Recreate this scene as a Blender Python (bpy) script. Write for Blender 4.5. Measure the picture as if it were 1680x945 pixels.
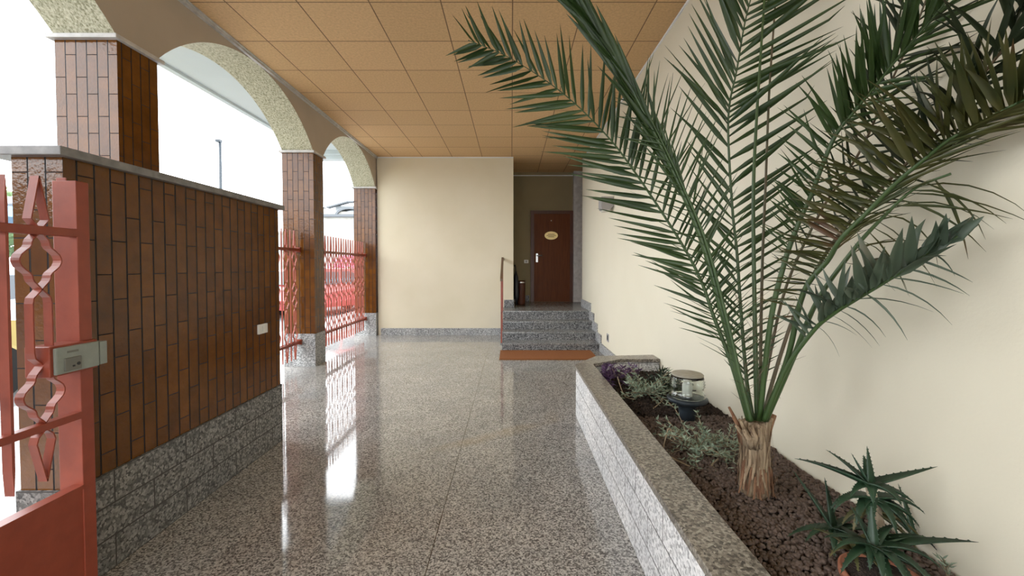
import bpy, bmesh, math, random
import numpy as np
from mathutils import Vector, Matrix
R = math.radians
for o in list(bpy.data.objects): bpy.data.objects.remove(o)
S = bpy.context.scene
# ---------------------------------------------------------------- camera
F = 680.0; PITCH = R(1.4); CAMZ = 1.385; PX, PY = 839.0, 454.6
cd = bpy.data.cameras.new('camera'); cam = bpy.data.objects.new('camera', cd)
S.collection.objects.link(cam); S.camera = cam
cam.location = (0, 0, CAMZ); cam.rotation_euler = (R(90) - PITCH, 0, 0)
cd.sensor_width = 36; cd.lens = F / 1680 * 36; cd.clip_start = .02; cd.clip_end = 500
cd.shift_x = (840 - PX) / 1680; cd.shift_y = -(472.5 - PY) / 1680
# ---------------------------------------------------------------- light
W = bpy.data.worlds.new('world'); S.world = W; W.use_nodes = True
bg = W.node_tree.nodes['Background']
bg.inputs[0].default_value = (.93, .97, 1.0, 1); bg.inputs[1].default_value = 4.6
S.view_settings.view_transform = 'Standard'; S.view_settings.look = 'None'
S.view_settings.gamma = 1; S.view_settings.use_curve_mapping = False
S.view_settings.exposure = .74

def P(px, py, Y):
    """world point seen at photo pixel px,py at depth Y"""
    u = (px - PX) / F; v = (PY - py) / F
    dy = math.cos(PITCH) + v * math.sin(PITCH); dz = -math.sin(PITCH) + v * math.cos(PITCH)
    t = Y / dy
    return Vector((u * t, Y, CAMZ + dz * t))
# ---------------------------------------------------------------- materials
def mat(name, col=(.8, .8, .8), rough=.6, metal=0, spec=.5, **kw):
    m = bpy.data.materials.new(name); m.use_nodes = True
    b = m.node_tree.nodes['Principled BSDF']
    b.inputs['Base Color'].default_value = (*col, 1); b.inputs['Roughness'].default_value = rough
    b.inputs['Metallic'].default_value = metal; b.inputs['Specular IOR Level'].default_value = spec
    for k, v in kw.items(): b.inputs[k.replace('_', ' ')].default_value = v
    return m
def N(m, t, **kw):
    n = m.node_tree.nodes.new(t)
    for k, v in kw.items():
        if hasattr(n, k): setattr(n, k, v)
        else: n.inputs[k].default_value = v
    return n
def L(m, a, b): m.node_tree.links.new(a, b)
def bsdf(m): return m.node_tree.nodes['Principled BSDF']
def ramp(m, src, stops, interp='LINEAR'):
    r = N(m, 'ShaderNodeValToRGB'); e = r.color_ramp.elements; r.color_ramp.interpolation = interp
    while len(e) < len(stops): e.new(.5)
    for i, (p, c) in enumerate(stops): e[i].position = p; e[i].color = (*c, 1)
    L(m, src, r.inputs[0]); return r.outputs[0]
def coord(m, kind='Object', scale=(1, 1, 1)):
    t = N(m, 'ShaderNodeTexCoord'); mp = N(m, 'ShaderNodeMapping'); mp.inputs['Scale'].default_value = scale
    L(m, t.outputs[kind], mp.inputs[0]); return mp.outputs[0]
def noise(m, vec, scale, detail=3, rough=.5):
    n = N(m, 'ShaderNodeTexNoise'); n.inputs['Scale'].default_value = scale; n.inputs['Detail'].default_value = detail
    n.inputs['Roughness'].default_value = rough
    L(m, vec, n.inputs['Vector']); return n.outputs['Fac']
def mix(m, fac, a, b, blend='MIX'):
    n = N(m, 'ShaderNodeMix', data_type='RGBA', blend_type=blend)
    for i, s in ((0, fac), (6, a), (7, b)):
        if isinstance(s, (int, float)): n.inputs[i].default_value = s
        elif isinstance(s, tuple): n.inputs[i].default_value = (*s, 1)
        else: L(m, s, n.inputs[i])
    return n.outputs[2]
def bump(m, h, strength=.2, dist=.01):
    n = N(m, 'ShaderNodeBump'); n.inputs['Strength'].default_value = strength; n.inputs['Distance'].default_value = dist
    L(m, h, n.inputs['Height']); L(m, n.outputs[0], bsdf(m).inputs['Normal']); return n
def noisy(name, c1, c2, scale=8, rough=.7, bs=.1, bscale=60, bd=.004, spec=.4, stretch=(1, 1, 1)):
    m = mat(name, c1, rough, spec=spec); v = coord(m, 'Object', stretch)
    L(m, ramp(m, noise(m, v, scale, 4), [(.3, c1), (.7, c2)]), bsdf(m).inputs['Base Color'])
    if bs: bump(m, noise(m, v, bscale, 3), bs, bd)
    return m
def granite(name, stops, scale=130, rough=.5, spec=.5, joints=None, jcol=(.05, .05, .05), brd=.0, tint=None):
    m = mat(name, (.4, .4, .4), rough, spec=spec)
    v = coord(m, 'Object')
    n1 = noise(m, v, scale, 2, .7)
    vo = N(m, 'ShaderNodeTexVoronoi'); vo.inputs['Scale'].default_value = scale * .9; L(m, v, vo.inputs['Vector'])
    sep = N(m, 'ShaderNodeSeparateColor'); L(m, vo.outputs['Color'], sep.inputs[0])
    ad = N(m, 'ShaderNodeMath', operation='MULTIPLY_ADD'); L(m, sep.outputs[0], ad.inputs[0]); ad.inputs[1].default_value = .55
    mu = N(m, 'ShaderNodeMath', operation='MULTIPLY'); L(m, n1, mu.inputs[0]); mu.inputs[1].default_value = .5
    L(m, mu.outputs[0], ad.inputs[2])
    c = ramp(m, ad.outputs[0], stops)
    big = ramp(m, noise(m, v, 2.2, 3), [(.3, (.82, .82, .82)), (.7, (1.05, 1.03, 1.0))])
    c = mix(m, 1.0, c, big, 'MULTIPLY')
    if joints:
        uv = coord(m, 'UV')
        b = N(m, 'ShaderNodeTexBrick'); L(m, uv, b.inputs['Vector'])
        b.inputs['Scale'].default_value = 1; b.inputs['Brick Width'].default_value = joints[0]; b.inputs['Row Height'].default_value = joints[1]
        b.inputs['Mortar Size'].default_value = joints[2]; b.inputs['Mortar Smooth'].default_value = .1; b.offset = .5
        c = mix(m, b.outputs['Fac'], c, jcol)
        inv = N(m, 'ShaderNodeMath', operation='SUBTRACT'); inv.inputs[0].default_value = 1; L(m, b.outputs['Fac'], inv.inputs[1])
        bump(m, inv.outputs[0], .6, .004)
    L(m, c, bsdf(m).inputs['Base Color'])
    return m
def tiles(name):
    m = mat(name, (.3, .14, .04), .16, spec=.34)
    t = N(m, 'ShaderNodeTexCoord'); sp = N(m, 'ShaderNodeSeparateXYZ'); L(m, t.outputs['UV'], sp.inputs[0])
    cb = N(m, 'ShaderNodeCombineXYZ'); L(m, sp.outputs[1], cb.inputs[0]); L(m, sp.outputs[0], cb.inputs[1])
    def br(c1, c2, mo):
        b = N(m, 'ShaderNodeTexBrick'); L(m, cb.outputs[0], b.inputs['Vector']); b.inputs['Scale'].default_value = 1
        b.inputs['Brick Width'].default_value = .27; b.inputs['Row Height'].default_value = .0735; b.inputs['Mortar Size'].default_value = .0027
        b.inputs['Mortar Smooth'].default_value = .2; b.offset = .43; b.offset_frequency = 2; b.squash = 1
        b.inputs['Color1'].default_value = (*c1, 1); b.inputs['Color2'].default_value = (*c2, 1); b.inputs['Mortar'].default_value = (*mo, 1)
        return b
    b = br((.112, .038, .0035), (.158, .057, .0055), (.022, .011, .007))
    v = coord(m, 'Object')
    va = ramp(m, noise(m, v, 9, 4), [(.3, (.75, .72, .68)), (.75, (1.15, 1.1, 1.0))])
    dv = N(m, 'ShaderNodeMath', operation='DIVIDE'); L(m, sp.outputs[0], dv.inputs[0]); dv.inputs[1].default_value = .0735
    fr = N(m, 'ShaderNodeMath', operation='PINGPONG'); L(m, dv.outputs[0], fr.inputs[0]); fr.inputs[1].default_value = .5
    jl = N(m, 'ShaderNodeMath', operation='LESS_THAN'); L(m, fr.outputs[0], jl.inputs[0]); jl.inputs[1].default_value = .055
    L(m, mix(m, jl.outputs[0], mix(m, 1.0, b.outputs['Color'], va, 'MULTIPLY'), (.012, .006, .004)), bsdf(m).inputs['Base Color'])
    rr = N(m, 'ShaderNodeMapRange'); L(m, b.outputs['Fac'], rr.inputs[0]); rr.inputs[3].default_value = .13; rr.inputs[4].default_value = .8
    L(m, rr.outputs[0], bsdf(m).inputs['Roughness'])
    inv = N(m, 'ShaderNodeMath', operation='SUBTRACT'); inv.inputs[0].default_value = 1; L(m, b.outputs['Fac'], inv.inputs[1])
    n = bump(m, inv.outputs[0], .7, .004)
    n2 = N(m, 'ShaderNodeBump'); n2.inputs['Strength'].default_value = .22; n2.inputs['Distance'].default_value = .006
    L(m, noise(m, v, 55, 2), n2.inputs['Height']); L(m, n.outputs[0], n2.inputs['Normal'])
    n3 = N(m, 'ShaderNodeBump'); n3.inputs['Strength'].default_value = .10; n3.inputs['Distance'].default_value = .03
    sc = N(m, 'ShaderNodeSeparateColor'); b2 = br((0, 0, 0), (1, 1, 1), (.5, .5, .5)); L(m, b2.outputs[0], sc.inputs[0])
    L(m, n2.outputs[0], bsdf(m).inputs['Normal'])
    return m
M = {}
M['tile'] = tiles('glazed_tile')
GST = [(.22, (.035, .033, .032)), (.40, (.15, .14, .135)), (.55, (.36, .345, .33)), (.75, (.62, .6, .57))]
M['gr_dark'] = granite('dark_granite', [(.22, (.02, .02, .022)), (.42, (.09, .092, .1)), (.6, (.22, .225, .235)), (.8, (.42, .42, .43))], 90, .45)
M['gr_tread'] = granite('tread_granite', [(.22, (.05, .05, .052)), (.42, (.16, .165, .17)), (.6, (.27, .28, .28)), (.8, (.42, .42, .42))], 120, .22)
M['gr_wall'] = granite('rough_granite', [(.2, (.045, .045, .044)), (.42, (.12, .118, .113)), (.6, (.21, .207, .2)), (.8, (.36, .35, .335))], 95, .7, joints=(.42, .15, .004), jcol=(.06, .055, .05))
M['gr_plant'] = granite('planter_granite', [(.2, (.30, .30, .305)), (.42, (.60, .60, .61)), (.6, (.82, .82, .83)), (.8, (.92, .92, .93))], 100, .6, joints=(.36, .145, .003), jcol=(.08, .075, .07))
M['gr_cap'] = granite('cap_granite', [(.22, (.05, .043, .038)), (.42, (.15, .13, .11)), (.6, (.25, .225, .19)), (.8, (.42, .39, .34))], 120, .28)
M['gr_base'] = granite('base_granite', [(.2, (.12, .12, .125)), (.42, (.25, .255, .26)), (.6, (.4, .41, .42)), (.8, (.62, .63, .64))], 95, .6)
M['marble'] = noisy('pale_marble', (.45, .43, .42), (.62, .60, .58), 14, .4)
M['copinghead'] = noisy('grey_marble', (.16, .15, .15), (.26, .25, .24), 20, .3)
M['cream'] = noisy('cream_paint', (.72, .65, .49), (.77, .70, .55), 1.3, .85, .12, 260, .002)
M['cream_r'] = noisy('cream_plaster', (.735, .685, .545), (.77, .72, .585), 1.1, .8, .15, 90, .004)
M['ochre'] = noisy('dull_ochre_alcove', (.26, .205, .115), (.30, .24, .135), 1.5, .85, .1, 200, .002)  # alcove walls, set darker than the cream walls
M['greige'] = noisy('beige_paint', (.44, .375, .30), (.49, .42, .34), 2, .85, .1, 200, .003)
# speckled soffit
m = mat('speckled_plaster', rough=.9); v = coord(m, 'Object', (1, .45, 1))
L(m, ramp(m, noise(m, v, 75, 4, .65), [(.36, (.24, .23, .14)), (.5, (.50, .48, .35)), (.66, (.68, .66, .52))]), bsdf(m).inputs['Base Color'])
bump(m, noise(m, v, 75, 4), .5, .01); M['soffit'] = m
# ceiling tiles
m = mat('ceiling_board', rough=.85); uv = coord(m, 'UV')
b = N(m, 'ShaderNodeTexBrick'); L(m, uv, b.inputs['Vector']); b.offset = 0; b.inputs['Scale'].default_value = 1
b.inputs['Brick Width'].default_value = .6; b.inputs['Row Height'].default_value = .6; b.inputs['Mortar Size'].default_value = .006; b.inputs['Mortar Smooth'].default_value = .3
b.inputs['Color1'].default_value = (.62, .41, .215, 1); b.inputs['Color2'].default_value = (.67, .445, .24, 1); b.inputs['Mortar'].default_value = (.2, .12, .06, 1)
v = coord(m, 'Object'); va = ramp(m, noise(m, v, 45, 5, .7), [(.35, (.85, .82, .78)), (.65, (1.08, 1.06, 1.02))])
L(m, mix(m, 1.0, b.outputs['Color'], va, 'MULTIPLY'), bsdf(m).inputs['Base Color'])
inv = N(m, 'ShaderNodeMath', operation='SUBTRACT'); inv.inputs[0].default_value = 1; L(m, b.outputs['Fac'], inv.inputs[1]); bump(m, inv.outputs[0], .5, .006)
M['ceiling'] = m
# floor
m = granite('polished_granite_floor', [(.2, (.06, .058, .056)), (.40, (.20, .195, .188)), (.56, (.38, .372, .355)), (.78, (.62, .605, .58))], 150, .16, spec=.8)
col_link = bsdf(m).inputs['Base Color'].links[0].from_socket
v = coord(m, 'Object'); sp = N(m, 'ShaderNodeSeparateXYZ'); L(m, v, sp.inputs[0])
b = N(m, 'ShaderNodeTexBrick'); mp = N(m, 'ShaderNodeMapping'); mp.inputs['Location'].default_value = (.388, .55, 0); L(m, v, mp.inputs[0]); L(m, mp.outputs[0], b.inputs['Vector'])
b.offset = 0; b.inputs['Scale'].default_value = 1; b.inputs['Brick Width'].default_value = .86; b.inputs['Row Height'].default_value = 1.25
b.inputs['Mortar Size'].default_value = .0012; b.inputs['Mortar Smooth'].default_value = .3
fa = N(m, 'ShaderNodeMath', operation='MULTIPLY'); L(m, b.outputs['Fac'], fa.inputs[0]); fa.inputs[1].default_value = .4
c = mix(m, fa.outputs[0], col_link, (.07, .065, .06))
d = N(m, 'ShaderNodeMath', operation='ADD'); L(m, sp.outputs[0], d.inputs[0]); d.inputs[1].default_value = .388
ab = N(m, 'ShaderNodeMath', operation='ABSOLUTE'); L(m, d.outputs[0], ab.inputs[0])
lt = N(m, 'ShaderNodeMath', operation='LESS_THAN'); L(m, ab.outputs[0], lt.inputs[0]); lt.inputs[1].default_value = .0022
c = mix(m, lt.outputs[0], c, (.03, .028, .025))
# a long yellow-brown streak broken up by noise
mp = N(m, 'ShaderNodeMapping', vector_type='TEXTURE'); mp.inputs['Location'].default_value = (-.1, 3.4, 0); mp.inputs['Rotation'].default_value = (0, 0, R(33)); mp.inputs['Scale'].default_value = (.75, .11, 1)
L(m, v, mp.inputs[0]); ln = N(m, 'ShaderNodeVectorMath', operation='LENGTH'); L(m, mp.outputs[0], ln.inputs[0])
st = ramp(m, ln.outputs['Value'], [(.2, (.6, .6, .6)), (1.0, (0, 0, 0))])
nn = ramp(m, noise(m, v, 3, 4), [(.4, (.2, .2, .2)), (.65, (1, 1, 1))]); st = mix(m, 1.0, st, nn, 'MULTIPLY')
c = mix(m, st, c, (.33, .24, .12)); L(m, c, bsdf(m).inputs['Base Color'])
rr = ramp(m, noise(m, v, 6, 5), [(.3, (.04, .04, .04)), (.7, (.085, .085, .085))]); L(m, rr, bsdf(m).inputs['Roughness'])
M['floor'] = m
M['red'] = noisy('red_gate_paint', (.25, .048, .024), (.30, .060, .030), 20, .36, .12, 120, .002, .4)
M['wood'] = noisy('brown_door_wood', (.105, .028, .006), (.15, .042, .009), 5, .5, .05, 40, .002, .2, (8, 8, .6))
M['wood_dark'] = noisy('dark_frame_wood', (.07, .022, .010), (.10, .03, .013), 6, .4, .05, 40, .002, .4, (8, 8, .6))
M['rail_wood'] = noisy('handrail_wood', (.12, .065, .03), (.17, .09, .045), 30, .4)
M['mat'] = noisy('coir_mat', (.22, .075, .02), (.31, .115, .035), 300, .95, .8, 400, .006)
M['grey_pl'] = mat('grey_plastic', (.36, .35, .35), .45)
M['white_pl'] = mat('white_plastic', (.75, .73, .68), .4)
M['lock'] = noisy('lock_grey_enamel', (.24, .26, .23), (.28, .30, .265), 30, .35, .04)
M['lock_d'] = mat('lock_darker_enamel', (.15, .145, .12), .4)
M['black'] = mat('black_plastic', (.012, .012, .014), .4)
M['rubber'] = mat('black_rubber', (.015, .015, .015), .8)
M['chrome'] = mat('brushed_steel', (.6, .6, .6), .3, 1)
M['brass'] = mat('brass_plate', (.78, .60, .28), .35, .6)
M['glass'] = mat('clear_glass', (.93, .97, .93), .04, Transmission_Weight=1.0, IOR=1.45)
M['lampcap'] = noisy('dusty_grey_glass_top', (.30, .28, .22), (.38, .35, .28), 30, .6)
M['lampbase'] = noisy('dark_blue_grey_cast_metal', (.012, .018, .024), (.03, .04, .05), 20, .45)
M['soil'] = noisy('dark_soil', (.028, .018, .013), (.07, .045, .034), 60, .95, 1.0, 120, .02)
M['pebble'] = noisy('brown_clay_pebble', (.085, .058, .045), (.15, .108, .088), 40, .85, .3, 300, .002)
M['terra'] = noisy('terracotta', (.30, .11, .06), (.38, .15, .085), 12, .8)
M['asphalt'] = noisy('grey_asphalt', (.13, .135, .14), (.2, .205, .21), 60, .9)
M['pave'] = noisy('pale_paving', (.34, .34, .34), (.44, .44, .43), 30, .8)
M['stucco'] = noisy('grey_stucco', (.26, .25, .225), (.34, .33, .30), 2, .9)
M['stucco_dark'] = noisy('brown_grey_stucco', (.16, .14, .12), (.22, .2, .17), 2, .9)
M['housewall'] = noisy('pale_blue_white_render', (.19, .205, .215), (.23, .245, .255), 2, .9)
M['whitewall'] = noisy('white_render', (.75, .76, .77), (.82, .83, .84), 2, .9)
M['roofgrey'] = mat('grey_roof_sheet', (.09, .10, .11), .6)
M['blue'] = mat('blue_sheet_metal', (.18, .36, .55), .5)
M['overhang'] = noisy('pale_blue_white_paint', (.55, .62, .64), (.58, .65, .67), 2, .85)
M['car_silver'] = mat('silver_car_paint', (.55, .62, .68), .25, .3, Coat_Weight=.6)
M['car_yellow'] = mat('pale_yellow_car_paint', (.72, .58, .22), .25, 0, Coat_Weight=.6)
M['car_red'] = mat('red_car_paint', (.38, .03, .03), .25, 0, Coat_Weight=.6)
M['car_glass'] = mat('car_window_glass', (.03, .04, .05), .08)
def leafmat(name, c1, c2, c3=None, scale=3, rough=.38, trans=.25):
    m = mat(name, c1, rough, spec=.5); v = coord(m, 'Object')
    st = [(.3, c1), (.6, c2)] + ([(.72, c3)] if c3 else [])
    c = ramp(m, noise(m, v, scale, 3), st); L(m, c, bsdf(m).inputs['Base Color'])
    tr = N(m, 'ShaderNodeBsdfTranslucent'); L(m, c, tr.inputs[0]); mx = N(m, 'ShaderNodeMixShader'); mx.inputs[0].default_value = trans
    out = m.node_tree.nodes['Material Output']; L(m, bsdf(m).outputs[0], mx.inputs[1]); L(m, tr.outputs[0], mx.inputs[2]); L(m, mx.outputs[0], out.inputs[0])
    return m
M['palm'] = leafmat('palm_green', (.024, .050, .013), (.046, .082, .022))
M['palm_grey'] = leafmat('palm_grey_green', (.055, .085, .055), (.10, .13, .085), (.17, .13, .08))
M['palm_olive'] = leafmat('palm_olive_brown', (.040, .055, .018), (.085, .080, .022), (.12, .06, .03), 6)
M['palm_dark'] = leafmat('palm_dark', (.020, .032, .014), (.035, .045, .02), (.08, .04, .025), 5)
M['rachis'] = leafmat('palm_stalk', (.032, .066, .016), (.055, .095, .028), None, 4, .4, .05)
M['rachis_b'] = leafmat('palm_stalk_brown', (.07, .075, .03), (.12, .08, .04), None, 4, .5, .05)
M['fibre'] = noisy('palm_trunk_fibre', (.17, .11, .065), (.50, .38, .25), 10, .9, .8, 60, .01, .3, (6, 6, .7))
M['fibre_red'] = noisy('palm_bark_shreds', (.13, .055, .03), (.30, .17, .095), 14, .9, .6, 60, .01, .3, (4, 4, .8))
M['aloe'] = leafmat('aloe_green', (.016, .045, .022), (.028, .066, .032), None, 9, .42, .08)
M['aloe_y'] = leafmat('aloe_yellow_green', (.07, .085, .03), (.16, .13, .05), None, 9, .5, .08)
M['aloe_dry'] = noisy('aloe_dry_stem', (.25, .18, .11), (.55, .45, .34), 18, .9)
M['aloe_edge'] = leafmat('small_aloe_green', (.018, .035, .022), (.035, .06, .03), None, 9, .5, .08)
M['senecio'] = leafmat('grey_green_succulent', (.16, .22, .15), (.30, .36, .26), None, 20, .6, .05)
M['twig'] = noisy('dry_twig', (.20, .15, .09), (.34, .27, .18), 30, .9)
M['purple'] = leafmat('purple_leaf', (.055, .018, .055), (.12, .06, .14), None, 20, .5, .1)
M['tree'] = leafmat('pale_tree_leaf', (.10, .16, .08), (.2, .28, .14), None, 2, .7, .2)
M['pinkflower'] = leafmat('pink_blossom', (.65, .10, .20), (.8, .25, .35), None, 4, .7, .3)
M['bark'] = noisy('tree_bark', (.08, .06, .045), (.16, .12, .09), 12, .9)
# ---------------------------------------------------------------- helpers
def tag(o, label=None, cat=None, group=None, kind=None):
    if label: o['label'] = label
    if cat: o['category'] = cat
    if group: o['group'] = group
    if kind: o['kind'] = kind
    return o
def empty(name, loc, label, cat, group=None):
    o = bpy.data.objects.new(name, None); S.collection.objects.link(o); o.location = loc; o.empty_display_size = .1
    return tag(o, label, cat, group)
class MB:
    def __init__(s): s.v = []; s.f = []; s.m = []; s.sm = []
    def add(s, vs, fs, mi=0, smooth=False):
        n = len(s.v); s.v += [tuple(v) for v in vs]
        for f in fs: s.f.append([i + n for i in f]); s.m.append(mi); s.sm.append(smooth)
        return s
    def box(s, x0, x1, y0, y1, z0, z1, mi=0, bev=0):
        if bev:
            bm = bmesh.new(); bmesh.ops.create_cube(bm, size=1)
            for v in bm.verts: v.co = Vector(((x0 + x1) / 2 + v.co.x * (x1 - x0), (y0 + y1) / 2 + v.co.y * (y1 - y0), (z0 + z1) / 2 + v.co.z * (z1 - z0)))
            bmesh.ops.bevel(bm, geom=bm.edges[:], offset=bev, segments=2, profile=.6, affect='EDGES')
            bm.verts.index_update(); s.add([v.co for v in bm.verts], [[v.index for v in f.verts] for f in bm.faces], mi); bm.free(); return s
        return s.add([(x0, y0, z0), (x1, y0, z0), (x1, y1, z0), (x0, y1, z0), (x0, y0, z1), (x1, y0, z1), (x1, y1, z1), (x0, y1, z1)],
              [(3, 2, 1, 0), (4, 5, 6, 7), (0, 1, 5, 4), (1, 2, 6, 5), (2, 3, 7, 6), (3, 0, 4, 7)], mi)
    def prism(s, pts, axis, a, b, mi=0):
        """polygon pts (two coords) extruded along axis from a to b"""
        def mk(p, t):
            return {'x': (t, p[0], p[1]), 'y': (p[0], t, p[1]), 'z': (p[0], p[1], t)}[axis]
        n = len(pts); vs = [mk(p, a) for p in pts] + [mk(p, b) for p in pts]
        return s.add(vs, [list(range(n))[::-1], list(range(n, 2 * n))] + [(i, (i + 1) % n, n + (i + 1) % n, n + i) for i in range(n)], mi)
    def lathe(s, prof, cx, cy, seg=32, mi=0, smooth=True, jit=0):
        vs = []; n = len(prof)
        for k in range(seg):
            a = 2 * math.pi * k / seg
            for (r, z) in prof:
                rr = r * (1 + (random.uniform(-jit, jit) if jit else 0)); vs.append((cx + rr * math.cos(a), cy + rr * math.sin(a), z))
        fs = [(k * n + j, ((k + 1) % seg) * n + j, ((k + 1) % seg) * n + j + 1, k * n + j + 1) for k in range(seg) for j in range(n - 1)]
        fs += [[k * n for k in range(seg)][::-1], [k * n + n - 1 for k in range(seg)]]
        return s.add(vs, fs, mi, smooth)
    def tube(s, pts, rad, seg=8, mi=0, smooth=True):
        pts = [Vector(p) for p in pts]; n = len(pts)
        if not hasattr(rad, '__len__'): rad = [rad] * n
        up = Vector((0, 0, 1)); vs = []
        t0 = (pts[1] - pts[0]).normalized()
        a = t0.cross(up)
        if a.length < .05: a = t0.cross(Vector((1, 0, 0)))
        a.normalize()
        for i, p in enumerate(pts):
            t = (pts[min(i + 1, n - 1)] - pts[max(i - 1, 0)]).normalized()
            a = (a - t * a.dot(t)).normalized(); b = t.cross(a)
            for k in range(seg):
                an = 2 * math.pi * k / seg; vs.append(p + (a * math.cos(an) + b * math.sin(an)) * rad[i])
        fs = [(i * seg + k, i * seg + (k + 1) % seg, (i + 1) * seg + (k + 1) % seg, (i + 1) * seg + k) for i in range(n - 1) for k in range(seg)]
        fs += [list(range(seg))[::-1], [(n - 1) * seg + k for k in range(seg)]]
        return s.add(vs, fs, mi, smooth)
    def build(s, name, mats, parent=None, loc=None, bevel=0):
        me = bpy.data.meshes.new(name)
        loc = Vector(loc) if loc is not None else Vector((0, 0, 0))
        base = Vector((0, 0, 0)); q = parent
        while q: base += q.location; q = q.parent
        off = base + loc
        me.from_pydata([(v[0] - off.x, v[1] - off.y, v[2] - off.z) for v in s.v], [], s.f)
        for mm in (mats if isinstance(mats, (list, tuple)) else [mats]): me.materials.append(mm)
        for p, mi, sm in zip(me.polygons, s.m, s.sm): p.material_index = mi; p.use_smooth = sm
        uv = me.uv_layers.new(name='UVMap')
        for p in me.polygons:
            n = p.normal; ax = max(range(3), key=lambda i: abs(n[i]))
            for li in p.loop_indices:
                c = me.vertices[me.loops[li].vertex_index].co + off
                uv.data[li].uv = ((c.y, c.z) if ax == 0 else (c.x, c.z) if ax == 1 else (c.x, c.y))
        o = bpy.data.objects.new(name, me); S.collection.objects.link(o); o.location = loc
        if parent: o.parent = parent
        if bevel:
            b = o.modifiers.new('bevel', 'BEVEL'); b.width = bevel; b.segments = 2; b.limit_method = 'ANGLE'
        return o
def struct(name, mb, m, bevel=0): return tag(mb.build(name, m, bevel=bevel), kind='structure')
def spline(pts, n):
    """Catmull-Rom through pts"""
    pts = [Vector(p) for p in pts]; out = []; k = len(pts) - 1
    for i in range(n + 1):
        t = i / n * k; j = min(int(t), k - 1); u = t - j
        p0 = pts[max(j - 1, 0)]; p1 = pts[j]; p2 = pts[j + 1]; p3 = pts[min(j + 2, k)]
        out.append(.5 * ((2 * p1) + (p2 - p0) * u + (2 * p0 - 5 * p1 + 4 * p2 - p3) * u * u + (-p0 + 3 * p1 - 3 * p2 + p3) * u ** 3))
    return out
def copy_tree(o, parent=None):
    c = o.copy(); S.collection.objects.link(c); c.parent = parent
    for ch in list(o.children): copy_tree(ch, c)
    return c
# ================================================================ STRUCTURE
CEIL = 3.60; XL = -2.73; XO = -3.16; XR = 1.47; YB = 8.41; YD = 9.75; LAND = .568; YBEH = -4.6
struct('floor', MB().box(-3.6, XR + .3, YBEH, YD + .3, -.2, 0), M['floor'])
struct('ground', MB().box(-60, 40, -40, 90, -.4, -.12), M['asphalt'])
struct('sidewalk', MB().box(-5.0, -3.6, -15, 30, -.12, -.02), M['pave'])
cm = MB().box(XL, 1.75, YBEH, YD + .2, CEIL, CEIL + .25); co = struct('ceiling', cm, M['ceiling'])
for d in co.data.uv_layers[0].data: d.uv = (d.uv[0] - .01, d.uv[1] - 3.53 + .006)
# right wall up to the recess by the door
struct('wall_right', MB().box(XR, XR + .3, YBEH, 8.62, 0, CEIL), M['cream_r'])
struct('wall_back', MB().box(XL + .02, .04, YB, YB + .2, 0, CEIL), M['cream'])
w = MB().box(-.16, .04, YB + .2, YD, 0, CEIL)
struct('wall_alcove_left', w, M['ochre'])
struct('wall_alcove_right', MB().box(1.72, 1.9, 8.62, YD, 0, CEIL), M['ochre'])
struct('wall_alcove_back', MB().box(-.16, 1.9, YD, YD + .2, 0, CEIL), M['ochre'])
struct('wall_behind', MB().box(XO, XL, YBEH - .2, YBEH, 0, CEIL).box(XR, XR + .3, YBEH - .2, YBEH, 0, CEIL).box(XL, XR, YBEH - .2, YBEH, 3.1, CEIL), M['cream'])
# pale marble pilaster between door and recess
struct('trim_1', MB().box(1.44, 1.72, 9.62, YD, LAND, CEIL), M['marble'])
struct('trim_2', MB().box(XL, XL + .03, YBEH, YB, CEIL - .035, CEIL).box(XL, XL + .045, YBEH, YB, CEIL - .012, CEIL), M['marble'])
struct('trim_3', MB().box(.04, 1.72, YD - .02, YD, CEIL - .09, CEIL - .07).box(XR - .012, XR, YBEH, 8.62, CEIL - .02, CEIL).box(XL, .04, YB - .012, YB, CEIL - .02, CEIL), M['whitewall'])
struct('baseboard_back', MB().box(XL + .08, -.17, YB - .02, YB, 0, .14), M['gr_base'])
# arcade wall with segmental arches
def arch_z(y, y0, y1, zs=2.99, rise=.575):
    a = (y1 - y0) / 2; c = (y0 + y1) / 2; r = (a * a + rise * rise) / (2 * rise)
    return zs + math.sqrt(max(r * r - (y - c) ** 2, 0)) - (r - rise)
COLS = [(-2.96, -2.62), (-.03, .31), (2.90, 3.24), (5.74, 6.05), (8.33, 8.66)]
mb = MB(); top = 3.85
spans = [(YBEH - .2, -2.96)] + [(COLS[i][1], COLS[i + 1][0]) for i in range(4)]
for (a, b) in COLS: mb.box(XO, XL, a, b, 2.985, top)
for (a, b) in spans:
    if a < -3.5: mb.box(XO, XL, a, b, 0, top); continue
    n = 36; ys = [a + (b - a) * i / n for i in range(n + 1)]
    zs = [arch_z(y, a, b) for y in ys]
    vs = []
    for y, z in zip(ys, zs): vs += [(XL, y, z), (XO, y, z), (XL, y, top), (XO, y, top)]
    fs = []; 
    for i in range(n):
        k = 4 * i; fs += [(k, k + 4, k + 6, k + 2), (k + 5, k + 1, k + 3, k + 7), (k + 2, k + 6, k + 7, k + 3)]
    mb.add(vs, fs, 0); mb.add(vs, [(4 * i + 1, 4 * i + 5, 4 * i + 4, 4 * i) for i in range(n)], 1, True)
struct('wall_left', mb, [M['greige'], M['soffit']])
# outer eave seen through the arches
mb = MB().box(-4.06, XO, -8, 8.75, 3.78, 3.95).box(-4.14, -4.06, -8, 8.85, 3.745, 4.05)
mb.box(-4.02, XO, 8.65, 8.85, 3.62, 4.05).box(-4.02, XO, 8.55, 8.65, 3.70, 3.8)
struct('roof_eave', mb, M['overhang'])
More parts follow.
